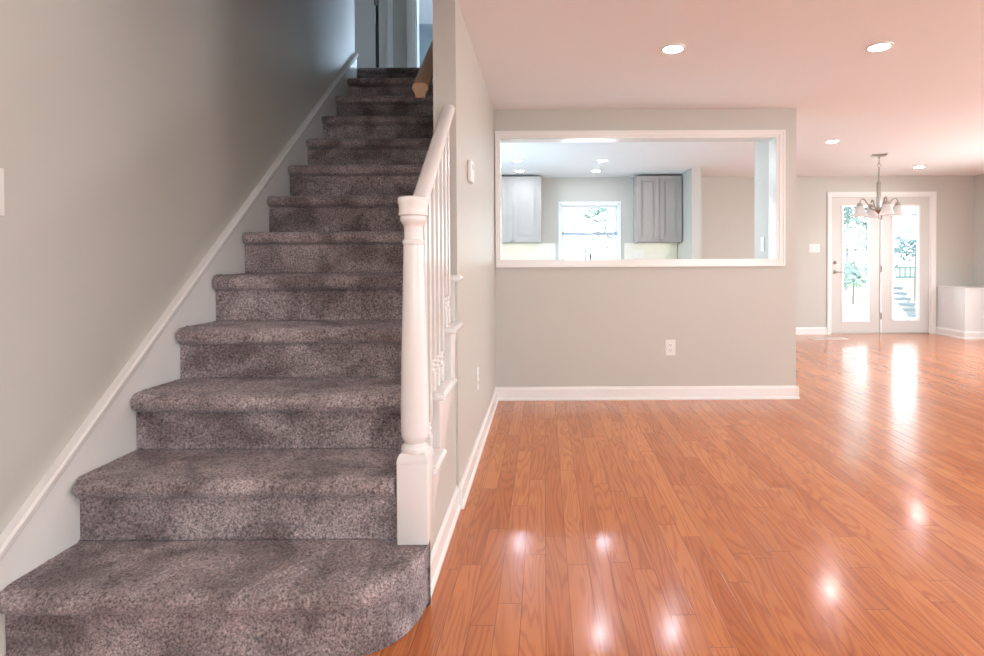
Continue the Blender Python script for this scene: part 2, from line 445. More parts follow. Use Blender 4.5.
# upstairs
struct('floor_landing', MB().box(-4.0, 3.0, YLAND, 10.05, UP - .08, UP - .003), CARPET, 'carpeted landing floor at the top of the stairs', 'floor')
struct('ceiling_upper', MB().box(-4.0, 3.0, 1.9, 10.05, HU, HU + .02), CEIL, 'upstairs ceiling seen through the open doorway', 'ceiling')
AX0, AX1 = -1.884, -1.725          # hall door jamb zone
BX0, BX1 = -1.42, -0.62            # open bedroom doorway
HD = UP + 2.05
m = MB()
m.box(-4.0, -2.60, YH, YH + .12, UP, HU).box(-1.725, BX0, YH, YH + .12, UP, HU).box(BX1, 3.0, YH, YH + .12, UP, HU)
m.box(-2.60, -1.725, YH, YH + .12, HD, HU).box(BX0, BX1, YH, YH + .12, HD, HU)
struct('wall_hall', m, WALL, 'upstairs hall wall between the two doorways at the top of the stairs', 'wall')
struct('wall_bedroom', MB().box(-4.0, 3.0, 10.0, 10.05, UP, HU).box(-4.0, -3.9, YLAND, 10, UP, HU).box(2.95, 3.0, YLAND, 10, UP, HU), UPWALL,
       'blue-grey bedroom wall seen through the open upstairs doorway', 'wall')
struct('wall_hall_side', MB().box(-3.9, XL - .1, 4.75, 4.87, UP, HU).box(XW, 2.95, YLAND - .13, YLAND, UP, HU), WALL, 'hall walls either side of the stairwell', 'wall')

# ------------------------------------------------------------------ trims
def base_prof(t=.016, h=.11):
    return [(0, 0), (t + .010, 0), (t + .010, .010), (t + .004, .020), (t, .022), (t, h - .02), (t - .006, h - .008), (t - .009, h), (0, h)]
def base_run(name, label, runs, h=.11, t=.016):
    """runs: (x0,y0,x1,y1) along a wall with the room on the right-hand side of the direction"""
    m = MB()
    for x0, y0, x1, y1 in runs: m.sweep(((x0, y0, 0), (x1, y1, 0)), base_prof(t, h))
    return struct(name, m, TRIM, label, 'baseboard')
base_run('baseboard_kitchen', 'white baseboard with shoe moulding along the pass-through wall', [(XW, YP, XPE + .02, YP), (XPE, YP - .02, XPE, 5.2)])
base_run('baseboard_stair', 'white baseboard along the tall wall beside the stairs', [(XW, YW - .012, XW, YP)])
base_run('baseboard_under_stairs', 'white baseboard below the open balustrade', [(-0.424, 1.925, -0.424, YW)], t=.012)
base_run('baseboard_back', 'white baseboard along the far wall left of the patio doors', [(2.19, YF, DX0 - .062, YF), (DX1 + .082, YF, 6.08, YF)])
base_run('baseboard_low_wall', 'white baseboard around the low half wall', [(6.082, YF, 6.082, 8.06), (6.07, 8.072, XR, 8.072)])
base_run('baseboard_right', 'white baseboard along the right side wall', [(XR, 8.07, XR, YN)])
base_run('baseboard_left', 'white baseboard along the left wall before the stairs', [(XL, YN, XL, 1.45)])

# casing of the pass-through
def frame(m, x0, x1, z0, z1, wL, wR, wB, wT, y0, y1, bevel=.004):
    """picture frame about the opening x0..x1, z0..z1; its members meet at mitred corners"""
    o = [(x0 - wL, z0 - wB), (x1 + wR, z0 - wB), (x1 + wR, z1 + wT), (x0 - wL, z1 + wT)]
    i = [(x0, z0), (x1, z0), (x1, z1), (x0, z1)]
    for k in range(4):
        if (wB, wR, wT, wL)[k] <= 0: continue
        q = (k + 1) % 4
        m.prism([o[k], o[q], i[q], i[k]], 'Y', y0, y1)
    return m
m = MB()
frame(m, OX0, OX1, OZ0, OZ1, .040, .070, .062, .062, YP - .014, YP)
frame(m, OX0 - .022, OX1 + .022, OZ0 - .022, OZ1 + .022, .018, .048, .040, .040, YP - .021, YP - .014)
frame(m, OX0 - .034, OX1 + .056, OZ0 - .046, OZ1 + .046, .0055, .014, .016, .016, YP - .026, YP - .021)
frame(m, OX0, OX1, OZ0, OZ1, .070, .070, .062, .062, YB, YB + .0055) if False else None
# liner boards inside the opening
m.box(OX0 - .012, OX1 + .012, YP - .004, YB + .004, OZ1, OZ1 + .012).box(OX0 - .012, OX1 + .012, YP - .004, YB + .004, OZ0 - .012, OZ0)
m.box(OX0 - .012, OX0, YP - .004, YB + .004, OZ0, OZ1).box(OX1, OX1 + .012, YP - .004, YB + .004, OZ0, OZ1)
struct('trim_pass_through', m, TRIM, 'glossy white casing framing the pass-through opening', 'trim')

# ------------------------------------------------------------------ staircase
def smooth_noise(p, s): return noise.noise(Vector(p) * s)
def make_step(n, x0, x1, parent, fine, round_right=False):
    """one carpeted step: riser, rounded nosing and tread, as a closed block"""
    zb, zt = (n - 1) * RISE, (n * RISE if n < 13 else UP)
    yf = Y1 + (n - 1) * RUN; yb = yf + RUN - .001
    yn = yf - NOSE; r = .035 if n <= 5 else .031
    prof = []       # (y, z, weight of pile, nose fraction)
    step = .006 if fine else .013
    if n == 1: zb = 0.001
    k = max(3, int((zt - 2 * r - zb) / step))
    for i in range(k + 1): prof.append((yf, zb + (zt - 2 * r - .004 - zb) * i / k, 1.0 if i else 0.0, 0))
    kk = max(2, int(.02 / step))
    for i in range(1, kk + 1):
        f = i / kk; prof.append((yf - f * (NOSE - r), zt - 2 * r - .004 * (1 - f), .6, f))
    ka = max(6, int(PI * r / step))
    for i in range(1, ka + 1):
        a = -PI / 2 - PI * i / ka
        prof.append((yn + r + r * math.cos(a), zt - r + r * math.sin(a), 1.0, 1))
    k = max(4, int((yb - yn - r) / step))
    for i in range(1, k + 1): prof.append((yn + r + (yb - yn - r) * i / k, zt, 1.0 if i < k else 0, 1))
    prof.append((yb, zt - .03, 0, 1)); prof.append((yb, zb, 0, 1))
    # columns across, closer together at the rounded ends
    xs = []; W = x1 - x0
    nc = int(W / step)
    for i in range(nc + 1): xs.append(x0 + W * i / nc)
    rl, rr = .034, (.22 if round_right else (.012 if n >= 5 else .010))
    for i in range(1, 6): xs.append(x0 + rl * (1 - math.cos(PI / 2 * i / 6)))
    for i in range(1, 10 if round_right else 5): xs.append(x1 - rr * (1 - math.cos(PI / 2 * i / (10 if round_right else 5))))
    xs = sorted(set(round(x, 5) for x in xs))
    bm = bmesh.new(); cols = []
    for x in xs:
        dl = max(0, rl - (x - x0)) / rl; dr = max(0, rr - (x1 - x)) / rr
        sl = .028 * (1 - math.sqrt(max(0, 1 - dl * dl)))
        br = .268 if round_right else .010
        sr = br * (1 - math.sqrt(max(0, 1 - dr ** 2.2)))
        col = []
        for (y, z, wt, f) in prof:
            yy = y; xx = x
            if round_right:
                fade = (yb - y) / (yb - yn)
                yy = y + sr * (fade if f >= 1 else 1.0)
                xx = x - (.010 * dr ** 2 * (1 - f))
            yy += sl * f * (1 if y < yf + .02 else 0) + (0 if round_right else sr * f * (1 if y < yf + .02 else 0))
            col.append((xx, yy, z, wt))
        cols.append(col)
    V = []
    nP = len(prof)
    for ci, col in enumerate(cols):
        vc = []
        for pi_, (x, y, z, wt) in enumerate(col):
            p = Vector((x, y, z))
            if wt > 0:
                a = cols[min(ci + 1, len(cols) - 1)][pi_]; b_ = cols[max(ci - 1, 0)][pi_]
                c_ = col[min(pi_ + 1, nP - 1)]; d_ = col[max(pi_ - 1, 0)]
                t1 = Vector(a[:3]) - Vector(b_[:3]); t2 = Vector(c_[:3]) - Vector(d_[:3])
                nn = t1.cross(t2)
                if nn.length > 1e-9:
                    nn.normalize()
                    if fine: amp = .0050 * smooth_noise(p, 70) + .0042 * smooth_noise(p, 150) + .004 * smooth_noise(p, 9)
                    else: amp = .0030 * smooth_noise(p, 60) + .003 * smooth_noise(p, 8)
                    edge = min(1.0, (x - x0) / .004, (x1 - x) / (.004 if n > 1 else .02))
                    if n == 1 and x > -.512 and y > 1.868: edge = 0.0
                    p = p + nn * (amp * wt * max(0.0, edge) + .0)
            vc.append(bm.verts.new(p))
        V.append(vc)
    for A, B in zip(V, V[1:]):
        for i in range(nP):
            j = (i + 1) % nP
            bm.faces.new((A[i], A[j], B[j], B[i]))
    bm.faces.new(V[0][::-1]); bm.faces.new(V[-1])
    mb = MB(); mb.bm.free(); mb.bm = bm
    return mb.build('step', CARPET, parent, smooth=True)

stair = thing('staircase', 'straight flight of stairs in mottled grey-brown carpet climbing between the walls', 'stairs', (-1.04, Y1, 0))
for n in range(1, 13):
    x1 = -0.398 if n == 1 else (-0.511 if n < 4 else XWL - .003)
    s = make_step(n, XS + .001, x1, stair, n <= 5, n == 1)
    if n == 1: s['label'] = 'wide bottom step with a rounded right end'
# top riser with the landing's edge
ln = MB(); yl = YLAND
ln.prism([(yl, 12 * RISE + .001), (yl - .002, 12 * RISE + .001), (yl - .002, UP - .05), (yl - NOSE + .02, UP - .05), (yl - NOSE + .006, UP - .043), (yl - NOSE, UP - .026), (yl - NOSE + .006, UP - .008), (yl - NOSE + .02, UP), (yl, UP)], 'X', XS + .001, XWL - .002)
ln.build('landing_nosing', CARPET, stair, smooth='auto')

# skirt board on the left wall, with its cap moulding
SL = RISE / RUN
def nl(y): return SL * (y - (Y1 - NOSE)) + RISE
sk = MB()
y0, y1 = 1.36, 4.86
top = lambda y: nl(y) + .095 - .03 * max(0, (y - 1.6) / 3.3)
sk.prism([(y0, 0), (1.62, 0), (y1, nl(y1) - .42), (y1, top(y1) - .02), (y1 - .03, top(y1 - .03)), (y0, max(.10, top(y0)))], 'X', XL + .0005, XS)
skirt = sk.build('skirt_board', TRIM, stair)
cp = MB()
def capseg(t0, t1, ya, yb):
    cp.bm.faces.ensure_lookup_table()
    A = [(XL + .0005, ya, top(ya) + .012), (XS + .010, ya, top(ya) + .012), (XS + .016, ya, top(ya) + .002), (XS + .012, ya, top(ya) - .022), (XS + .004, ya, top(ya) - .034), (XL + .0005, ya, top(ya) - .034)]
    B = [(x, yb, z + top(yb) - top(ya)) for x, y, z in A]
    a = [cp.bm.verts.new(p) for p in A]; b = [cp.bm.verts.new(p) for p in B]
    for i in range(6): cp.bm.faces.new((a[i], b[i], b[(i + 1) % 6], a[(i + 1) % 6]))
    cp.bm.faces.new(a); cp.bm.faces.new(b[::-1])
capseg(0, 1, y0, y1)
cp.build('cap_moulding', TRIM, skirt)

# white open side: stringer, tread ends with brackets
XO = -0.424
lo = lambda y: SL * (y - (Y1 + 2 * RUN)) + 2 * RISE - .15
st = MB()
pts = [(1.985, max(0, lo(1.985))), (YW - .002, lo(YW))]
saw = [(YW - .002, 4 * RISE - .032), (Y1 + 3 * RUN, 4 * RISE - .032), (Y1 + 3 * RUN, 3 * RISE - .032),
       (Y1 + 2 * RUN, 3 * RISE - .032), (Y1 + 2 * RUN, 2 * RISE - .032), (1.985, 2 * RISE - .032)]
st.prism(pts + saw, 'X', -0.503, XO)
st.build('stringer', BANI, stair)
struct('wall_under_stairs', MB().prism([(1.926, 0), (YW - .001, 0), (YW - .001, lo(YW) - .001), (1.984, lo(1.984) - .001), (1.984, .222), (1.926, .222)], 'X', -0.503, XO - .001), WALL,
       'low painted wall panel closing the side of the stairs below the balusters', 'wall')
for n in (2, 3, 4, 5):
    ya = Y1 + (n - 1) * RUN - .034; yb = Y1 + n * RUN - .004; z = n * RISE
    if n == 2: ya = 1.985
    if n == 4: yb = YW - .003
    if n == 5: ya, yb = 2.585, YW - .003
    t_ = MB()
    xo = -0.385; r = .015
    # bullnosed slab, nose on the front and the outer side
    pr = []
    for i in range(9):
        a = -PI / 2 + PI * i / 8
        pr.append((xo - r + r * math.cos(a), z - .016 + .0155 * math.sin(a)))
    pr += [(-0.503, z - .0005), (-0.503, z - .0315)]
    t_.prism(pr, 'Y', ya + .008, yb)
    t_.box(-0.502, xo - .004, ya, ya + .012, z - .026, z - .006, .003)
    te = t_.build('tread_end', BANI, stair, smooth='auto')
    if n == 5:
        MB().box(-0.503, XO, 2.635, YW - .003, 4 * RISE + .001, z - .0325).build('riser_end', BANI, te)
        continue
    # carved bracket below
    yr = Y1 + (n - 1) * RUN if n > 2 else 1.99
    ye = yb - .004
    zz = z - .0325; hb = .19
    L_ = ye - yr
    bp = [(yr, zz), (ye, zz)]
    for i in range(1, 15):
        u = i / 14
        yy = ye - L_ * (u ** .75) * .86
        dz = hb * u + .010 * math.sin(u * PI * 3)
        bp.append((yy, zz - dz))
    bp.append((yr + .004, zz - hb - .012)); bp.append((yr, zz - hb))
    MB().prism(bp, 'X', XO, XO + .010).build('bracket', BANI, te)

# ------------------------------------------------------------------ balustrade
bal = thing('stair_railing', 'white painted balustrade with turned newel post at the foot of the stairs', 'railing', (-0.448, 1.93, RISE))
cx, cy = -0.449, 1.930
hw = .0525
nw = MB()
zb = RISE + .001
nw.box(cx - hw, cx + hw, cy - hw, cy + hw, zb, .500, .003)
# lamb's tongue shoulders on the block
bmv = nw.bm
ra = [(hw, .500), (hw * .97, .514), (hw * .88, .526), (hw * .80, .531)]
prev = None
for s, z in ra:
    ring = [bmv.verts.new((cx + a * s, cy + b * s, z)) for a, b in ((-1, -1), (1, -1), (1, 1), (-1, 1))]
    if prev: [bmv.faces.new((prev[i], prev[(i + 1) % 4], ring[(i + 1) % 4], ring[i])) for i in range(4)]
    prev = ring
bmv.faces.new(prev)
npost = nw.build('newel_post', BANI, bal, smooth='auto')
sh = MB()
sh.lathe([(.040, .527), (.046, .531), (.0485, .540), (.046, .549), (.040, .553), (.036, .560), (.040, .568), (.0455, .578), (.0475, .592), (.048, .62),
          (.0475, .70), (.046, .80), (.0432, .90), (.0395, 1.02), (.0365, 1.14), (.0345, 1.238), (.0345, 1.240), (.0375, 1.243), (.0378, 1.252), (.0350, 1.256), (.0335, 1.258)], (cx, cy, 0), 40)
sh.build('turned_shaft', BANI, npost, smooth='auto')
nk = MB()
nk.lathe([(.0330, 1.256), (.0315, 1.270), (.0315, 1.298), (.034, 1.308), (.040, 1.314), (.0445, 1.322), (.0455, 1.330), (.044, 1.336), (.044, 1.338), (.0500, 1.341), (.0505, 1.346), (.048, 1.352), (.0490, 1.372), (.0525, 1.384), (.0530, 1.394), (.050, 1.401), (.040, 1.405), (0, 1.406)], (cx, cy, 0), 40)
nk.build('newel_cap', BANI, npost, smooth='auto')
# hand rail from the cap up to the wall end
A = (cx + .010, cy + .02, 1.362); B = (-.449, YW - .001, 1.892)
rprof = [(-.018, -.034), (.018, -.034), (.021, -.012), (.029, -.006), (.031, .008), (.026, .020), (.015, .028), (0, .030), (-.015, .028), (-.026, .020), (-.031, .008), (-.029, -.006), (-.021, -.012)]
MB().sweep((A, B), rprof).build('handrail', BANI, bal, smooth='auto')
rz = lambda y: A[2] + (B[2] - A[2]) * (y - A[1]) / (B[1] - A[1])
for (y, n) in ((2.04, 2), (2.12, 2), (2.205, 3), (2.295, 3), (2.385, 3), (2.475, 4), (2.55, 4)):
    z0 = n * RISE + .0005; z1 = rz(y) - .030
    bx = cx + .001
    b = MB()
    q = .018
    b.box(bx - q, bx + q, y - q, y + q, z0, z0 + .075, .002)
    b.lathe([(.0145, z0 + .073), (.0165, z0 + .078), (.0165, z0 + .085), (.0125, z0 + .089), (.0125, z0 + .094), (.0165, z0 + .098), (.0165, z0 + .105), (.0125, z0 + .109),
             (.0125, z0 + .114), (.0165, z0 + .118), (.0165, z0 + .126), (.0145, z0 + .130)], (bx, y, 0), 16)
    # shaft with the top cut to the rake of the rail
    sv = b.bm; lo_, hi_ = [], []
    for a_, c_ in ((-1, -1), (1, -1), (1, 1), (-1, 1)):
        lo_.append(sv.verts.new((bx + a_ * q, y + c_ * q, z0 + .128)))
        hi_.append(sv.verts.new((bx + a_ * q, y + c_ * q, rz(y + c_ * q) - .0335)))
    sv.faces.new(lo_[::-1]); sv.faces.new(hi_)
    for i in range(4): sv.faces.new((lo_[i], lo_[(i + 1) % 4], hi_[(i + 1) % 4], hi_[i]))
    b.build('baluster', BANI, bal, smooth='auto')

# oak rail on the wall side of the upper flight
rail = thing('wall_handrail', 'natural oak handrail sloping up the wall beside the upper stairs', 'handrail', (-0.62, 2.8, 2.03))
y2 = 4.7
A2 = (-0.612, 2.80, 2.036); B2 = (-0.612, y2, 2.036 + SL * (y2 - 2.80))
rp2 = [(-.024, -.042), (.024, -.042), (.027, -.016), (.040, .000), (.039, .018), (.024, .030), (0, .033), (-.024, .030), (-.039, .018), (-.040, .000), (-.027, -.016)]
MB().sweep((A2, B2), rp2).build('rail', RAILW, rail, smooth='auto')
for yb_ in (3.2, 4.3):
    zc = 2.036 + SL * (yb_ - 2.8) - .040
    MB().tube([(XWL - .001, yb_, zc - .05), (XWL - .04, yb_, zc - .055), (-.622, yb_, zc - .03), (-.622, yb_, zc + .004)], .007).build('rail_bracket', NICKEL, rail, smooth='auto')

# ------------------------------------------------------------------ wall plates and devices
def outlet_parts(root, P, double=False):
    """P maps (u across, v up, w out of the wall) to world"""
    def bx(name, mat, u0, u1, v0, v1, w0, w1, parent, bev=.002):
        a, b = P(u0, v0, w0), P(u1, v1, w1)
        return MB().box(min(a[0], b[0]), max(a[0], b[0]), min(a[1], b[1]), max(a[1], b[1]), min(a[2], b[2]), max(a[2], b[2]), bev).build(name, mat, parent)
    return bx
def P_y(x, y, z): return lambda u, v, w_: (x + u, y - w_, z + v)          # wall facing the camera
def P_x(x, y, z): return lambda u, v, w_: (x + w_, y + u, z + v)          # wall facing right
def P_xn(x, y, z): return lambda u, v, w_: (x - w_, y + u, z + v)         # wall facing left
def make_outlet(label, P, loc, w_=.040, h_=.0625, group=None):
    r = thing('outlet', label, 'outlet', loc, group)
    bx = outlet_parts(r, P)
    pl = bx('cover_plate', PLASTIC, -w_, w_, -h_, h_, 0.0005, .006, r)
    for s in (1, -1):
        rc = bx('receptacle', PLASTIC, -.0165, .0165, s * .022 - .0145, s * .022 + .0145, .0055, .0085, r, .003)
        bx('slot', SLOT, -.0085, -.0055, s * .022 - .001, s * .022 + .008, .0080, .0088, rc, 0)
        bx('slot', SLOT, .0055, .0085, s * .022 - .001, s * .022 + .008, .0080, .0088, rc, 0)
        bx('slot', SLOT, -.003, .003, s * .022 - .010, s * .022 - .005, .0080, .0088, rc, 0)
    return r
def make_switch(label, P, loc, gangs=1, h_=.062):
    r = thing('light_switch', label, 'switch', loc)
    bx = outlet_parts(r, P)
    half = .023 * gangs + .013
    bx('switch_plate', PLASTIC, -half, half, -h_, h_, .0005, .006, r)
    for g in range(gangs):
        c = (g - (gangs - 1) / 2) * .046
        bx('rocker', PLASTIC, c - .0165, c + .0165, -.033, .033, .0055, .010, r, .003)
    return r
make_outlet('white duplex outlet low on the wall under the pass-through', P_y(1.060, YP, .437), (1.06, YP, .437), .043, .066)
make_outlet('white outlet seen edge-on low on the tall wall beside the stairs', P_x(XW, 3.42, .455), (XW, 3.42, .455), .040, .068)
make_outlet('white outlet on the cream backsplash left of the kitchen window', P_y(-.156, YF - .010, 1.225), (-.156, YF - .010, 1.225))
r = thing('outlet', 'wide white outlet and switch plate on the backsplash right of the kitchen window', 'outlet', (1.465, YF - .01, 1.255))
bx = outlet_parts(r, P_y(1.465, YF - .010, 1.255))
bx('cover_plate', PLASTIC, -.086, .086, -.062, .062, .0005, .006, r)
for c in (-.046, 0, .046): bx('rocker', PLASTIC, c - .0165, c + .0165, -.033, .033, .0055, .009, r, .003)
make_switch('wide white switch plate on the far wall left of the patio doors', P_y(4.178, YF, 1.332), (4.178, YF, 1.332), 3, .064)
make_switch('white light switch cut by the edge of the photo on the left wall', P_x(XL, 1.655, 1.398), (XL, 1.655, 1.398), 1, .071)
make_switch('slim white switch on the grey post inside the pass-through', P_xn(OX1 + .006, 5.0, 1.31), (OX1 + .006, 5.0, 1.31), 1, .062)
th = thing('thermostat', 'small white thermostat box on the tall wall beside the stairs', 'thermostat', (XW, 3.09, 1.67))
bx = outlet_parts(th, P_x(XW, 3.09, 1.67))
bx('housing', PLASTIC, -.060, .060, -.058, .058, .0005, .024, th, .006)
bx('display', plain('grey_display', (.45, .46, .45), .3), -.030, .030, .012, .038, .0235, .0250, th, .0005)

# ------------------------------------------------------------------ kitchen
def panel_door(parent, x0, x1, z0, z1, y, knob):
    d = MB()
    fr = .062
    frame(d, x0 + fr, x1 - fr, z0 + fr, z1 - fr, fr, fr, fr, fr, y - .020, y - .001)
    frame(d, x0 + fr + .010, x1 - fr - .010, z0 + fr + .010, z1 - fr - .010, .0105, .0105, .0105, .0105, y - .013, y - .001)
    d.prism([(x0 + fr + .034, z0 + fr + .034), (x1 - fr - .034, z0 + fr + .034), (x1 - fr - .034, z1 - fr - .034), (x0 + fr + .034, z1 - fr - .034)], 'Y', y - .015, y - .001)
    d.box(x0 + fr - .002, x1 - fr + .002, y - .006, y - .001, z0 + fr - .002, z1 - fr + .002)
    o = d.build('door', CABL, parent)
    k = MB()
    Mx = Matrix.Translation((knob[0], y - .020, knob[1])) @ Matrix.Rotation(PI / 2, 4, 'X')
    k.lathe([(.005, 0), (.005, .010), (.012, .014), (.014, .020), (.011, .026), (0, .028)], n=16, M4=Mx)
    k.build('knob', NICKEL, o, smooth='auto')
def wall_cabinet(label, x0, x1, split, z0, z1, yf):
    r = thing('wall_cabinet', label, 'cabinet', ((x0 + x1) / 2, YF, z0))
    b = MB(); b.box(x0, x1, yf, YF - .001, z0 + .03, z1, .002); b.build('body', CABL, r)
    MB().box(x0, x1, yf + .002, yf + .020, z0, z0 + .0295).box(x0, x0 + .018, yf + .02, YF - .012, z0, z0 + .0295).box(x1 - .018, x1, yf + .02, YF - .012, z0, z0 + .0295).build('light_rail', CABL, r)
    panel_door(r, x0 + .003, split - .0025, z0 + .012, z1 - .010, yf, (split - .028, z0 + .035))
    panel_door(r, split + .0025, x1 - .003, z0 + .012, z1 - .010, yf, (split + .028, z0 + .035))
    return r
wall_cabinet('pale greige two-door wall cabinet left of the kitchen window', -.915, -.036, -.455, 1.43, 2.415, 8.32)
wall_cabinet('shaded grey two-door wall cabinet right of the kitchen window', 1.375, 2.045, 1.715, 1.425, 2.415, 8.32)
def strip(label, x0, x1):
    r = thing('under_cabinet_light', label, 'light', ((x0 + x1) / 2, 8.5, 1.41))
    zt = 1.459 if x0 < 0 else 1.454
    MB().box(x0, x1, 8.47, 8.53, zt - .016, zt - .0001, .003).build('housing', PLASTIC, r)
    MB().box(x0 + .01, x1 - .01, 8.477, 8.523, zt - .0185, zt - .0165).build('lens', STRIPL, r)
strip('slim warm light strip under the left wall cabinet', -.86, -.09)
strip('slim warm light strip under the right wall cabinet', 1.42, 2.0)
# backsplash tile on the back wall, each side of the window
m = MB().box(-.92, WX0 - .07, YF - .010, YF - .0005, .93, 1.43).box(WX1 + .07, 2.05, YF - .010, YF - .0005, .93, 1.425)
struct('trim_backsplash', m, TILE, 'cream tiled backsplash between counter and wall cabinets', 'backsplash')
base = thing('base_cabinet', 'greige base cabinet run under the kitchen window', 'cabinet', (.6, 8.3, 0))
MB().box(-.95, 2.05, 8.06, YF - .011, .10, .889).box(-.95, 2.05, 8.12, YF - .011, .0065, .10).build('body', CABL, base)
for i in range(6): panel_door(base, -.94 + i * .497, -.447 + i * .497, .12, .87, 8.06, (-.90 + i * .497, .80))
ct = tag(MB().box(-.96, 2.055, 8.02, YF - .011, .89, .93, .004).build('countertop', COUNTER), 'pale granite countertop below the kitchen window', 'countertop')
fa = thing('faucet', 'steel gooseneck kitchen faucet in front of the window', 'faucet', (.655, 8.50, .93))
pts = [(.625, 8.50, .931), (.625, 8.50, 1.27)]
for i in range(1, 13):
    a = PI - PI * i / 12
    pts.append((.625 + .0375 + .0375 * math.cos(a), 8.50 - .05 * i / 12, 1.27 + .10 * math.sin(a)))
pts.append((.70, 8.45, 1.25))
MB().lathe([(.027, .931), (.027, .94), (.02, .97), (.016, .98)], (.625, 8.5, 0), 20).build('base', STEEL, fa, smooth='auto')
MB().tube(pts, .012, 12).build('spout', STEEL, fa, smooth='auto')
MB().tube([(.70, 8.45, 1.26), (.70, 8.45, 1.24), (.70, 8.45, 1.14)], [.014, .018, .020], 12).build('spray_head', plain('dark_steel', (.12, .12, .13), .25, 1.0), fa, smooth='auto')
MB().tube([(.63, 8.5, .99), (.68, 8.5, 1.0), (.70, 8.5, 1.05)], .006, 8).build('lever', STEEL, fa, smooth='auto')

# ------------------------------------------------------------------ kitchen window
win = thing('window_1', 'white double-hung kitchen window between the two wall cabinets', 'window', (.706, YF, 1.2), kind='structure')
m = MB()
frame(m, WX0, WX1, WZ0, WZ1, .022, .022, .03, .024, YF - .012, YF)
m.box(WX0, WX0 + .03, YF, YF + .13, WZ0, WZ1).box(WX1 - .03, WX1, YF, YF + .13, WZ0, WZ1).box(WX0, WX1, YF, YF + .13, WZ1 - .03, WZ1).box(WX0, WX1, YF, YF + .13, WZ0, WZ0 + .03)
m.build('window_frame', VINYL, win)
zm = 1.575
for nm, za, zb_, ya in (('upper', zm - .02, WZ1 - .03, YF + .085), ('lower', WZ0 + .03, zm + .02, YF + .045)):
    s_ = MB(); frame(s_, WX0 + .068, WX1 - .068, za + .035, zb_ - .035, .037, .037, .034, .034, ya, ya + .034)
    so = s_.build('sash', VINYL, win)
    MB().box(WX0 + .066, WX1 - .066, ya + .015, ya + .019, za + .033, zb_ - .033).build('pane', GLASS, so)
MB().box(WX0 + .03, WX1 - .03, YF + .036, YF + .045, zm - .026, zm + .026, .003).build('meeting_rail', plain('backlit_rail_shade', (.40, .47, .55), .4), win)  # backlit shade of the white rail is put into its colour
MB().box(.64, .77, YF + .024, YF + .0355, zm - .002, zm + .012, .003).build('sash_lock', VINYL, win)

# ------------------------------------------------------------------ patio doors
dr = thing('door_1', 'pair of white glazed patio doors in the far wall', 'door', (5.2, YF, 0), kind='structure')
m = MB()
frame(m, DX0, DX1, 0, DZ1, .060, .080, 0, .062, YF - .016, YF - .0005)
frame(m, DX0 - .012, DX1 + .012, 0, DZ1 + .012, .040, .060, 0, .043, YF - .022, YF - .016)
m.box(DX0, DX0 + .016, YF, YF + .13, 0.001, DZ1).box(DX1 - .016, DX1, YF, YF + .13, 0.001, DZ1).box(DX0, DX1, YF, YF + .13, DZ1 - .016, DZ1)
m.build('door_frame', TRIM, dr)
MB().box(DX0 + .016, DX1 - .016, YF - .008, YF + .13, .001, .016).build('threshold', plain('threshold_metal', (.45, .40, .34), .4, .6), dr)
def leaf(x0, x1, gx0, gx1, gz0, gz1):
    yl0, yl1 = YF + .012, YF + .056
    m = MB(); frame(m, gx0, gx1, gz0, gz1, gx0 - x0, x1 - gx1, gz0 - .020, DZ1 - .020 - gz1, yl0, yl1)
    lf = m.build('door_leaf', DOORW, dr)
    g = MB(); frame(g, gx0 + .012, gx1 - .012, gz0 + .012, gz1 - .012, .030, .030, .030, .030, yl0 - .010, yl0 + .002)
    g.build('glazing_frame', VINYL, lf)
    MB().box(gx0 - .002, gx1 + .002, yl0 + .018, yl0 + .024, gz0 - .002, gz1 + .002).build('pane', GLASS, lf)
    return lf
l1 = leaf(DX0 + .019, 5.194, 4.618, 5.022, .205, 1.980)
l2 = leaf(5.222, DX1 - .019, 5.392, 5.795, .215, 1.980)
MB().box(5.196, 5.220, YF - .006, YF + .05, .017, DZ1 - .018, .003).build('astragal', VINYL, dr)
yk = YF + .012
def rose(z, r=.030): return MB().lathe([(r, 0), (r, .006), (r * .7, .012), (r * .4, .014), (r * .4, .03)], n=20, M4=Matrix.Translation((4.500, yk, z)) @ Matrix.Rotation(PI / 2, 4, 'X'))
hd = rose(.964).build('lever_handle', NICKEL, l1, smooth='auto')
MB().tube([(4.50, yk - .03, .964), (4.50, yk - .045, .964), (4.52, yk - .05, .964), (4.60, yk - .048, .962), (4.625, yk - .04, .958)], [.009, .010, .009, .008, .007], 10).build('lever', NICKEL, hd, smooth='auto')
db = rose(1.112, .029).build('deadbolt', NICKEL, l1, smooth='auto')
MB().box(4.494, 4.506, yk - .045, yk - .02, 1.097, 1.127, .002).build('thumb_turn', NICKEL, db)
for z in (.28, 1.01, 1.82):
    MB().box(5.200, 5.216, YF - .010, YF - .004, z - .05, z + .05, .002).tube([(5.208, YF - .012, z - .05), (5.208, YF - .012, z + .05)], .007, 10).build('hinge', HINGE, dr)

# floor register by the patio doors
vt = thing('floor_vent', 'white slotted metal register in the floor left of the patio doors', 'vent', (4.15, 8.19, 0))
MB().box(3.90, 4.42, 8.10, 8.28, .0005, .006, .002).build('vent_frame', PLASTIC, vt)
v = MB()
for i in range(11): v.box(3.93 + i * .043, 3.955 + i * .043, 8.125, 8.255, .0058, .0072)
v.build('slats', plain('vent_grey', (.45, .40, .36), .5), vt)

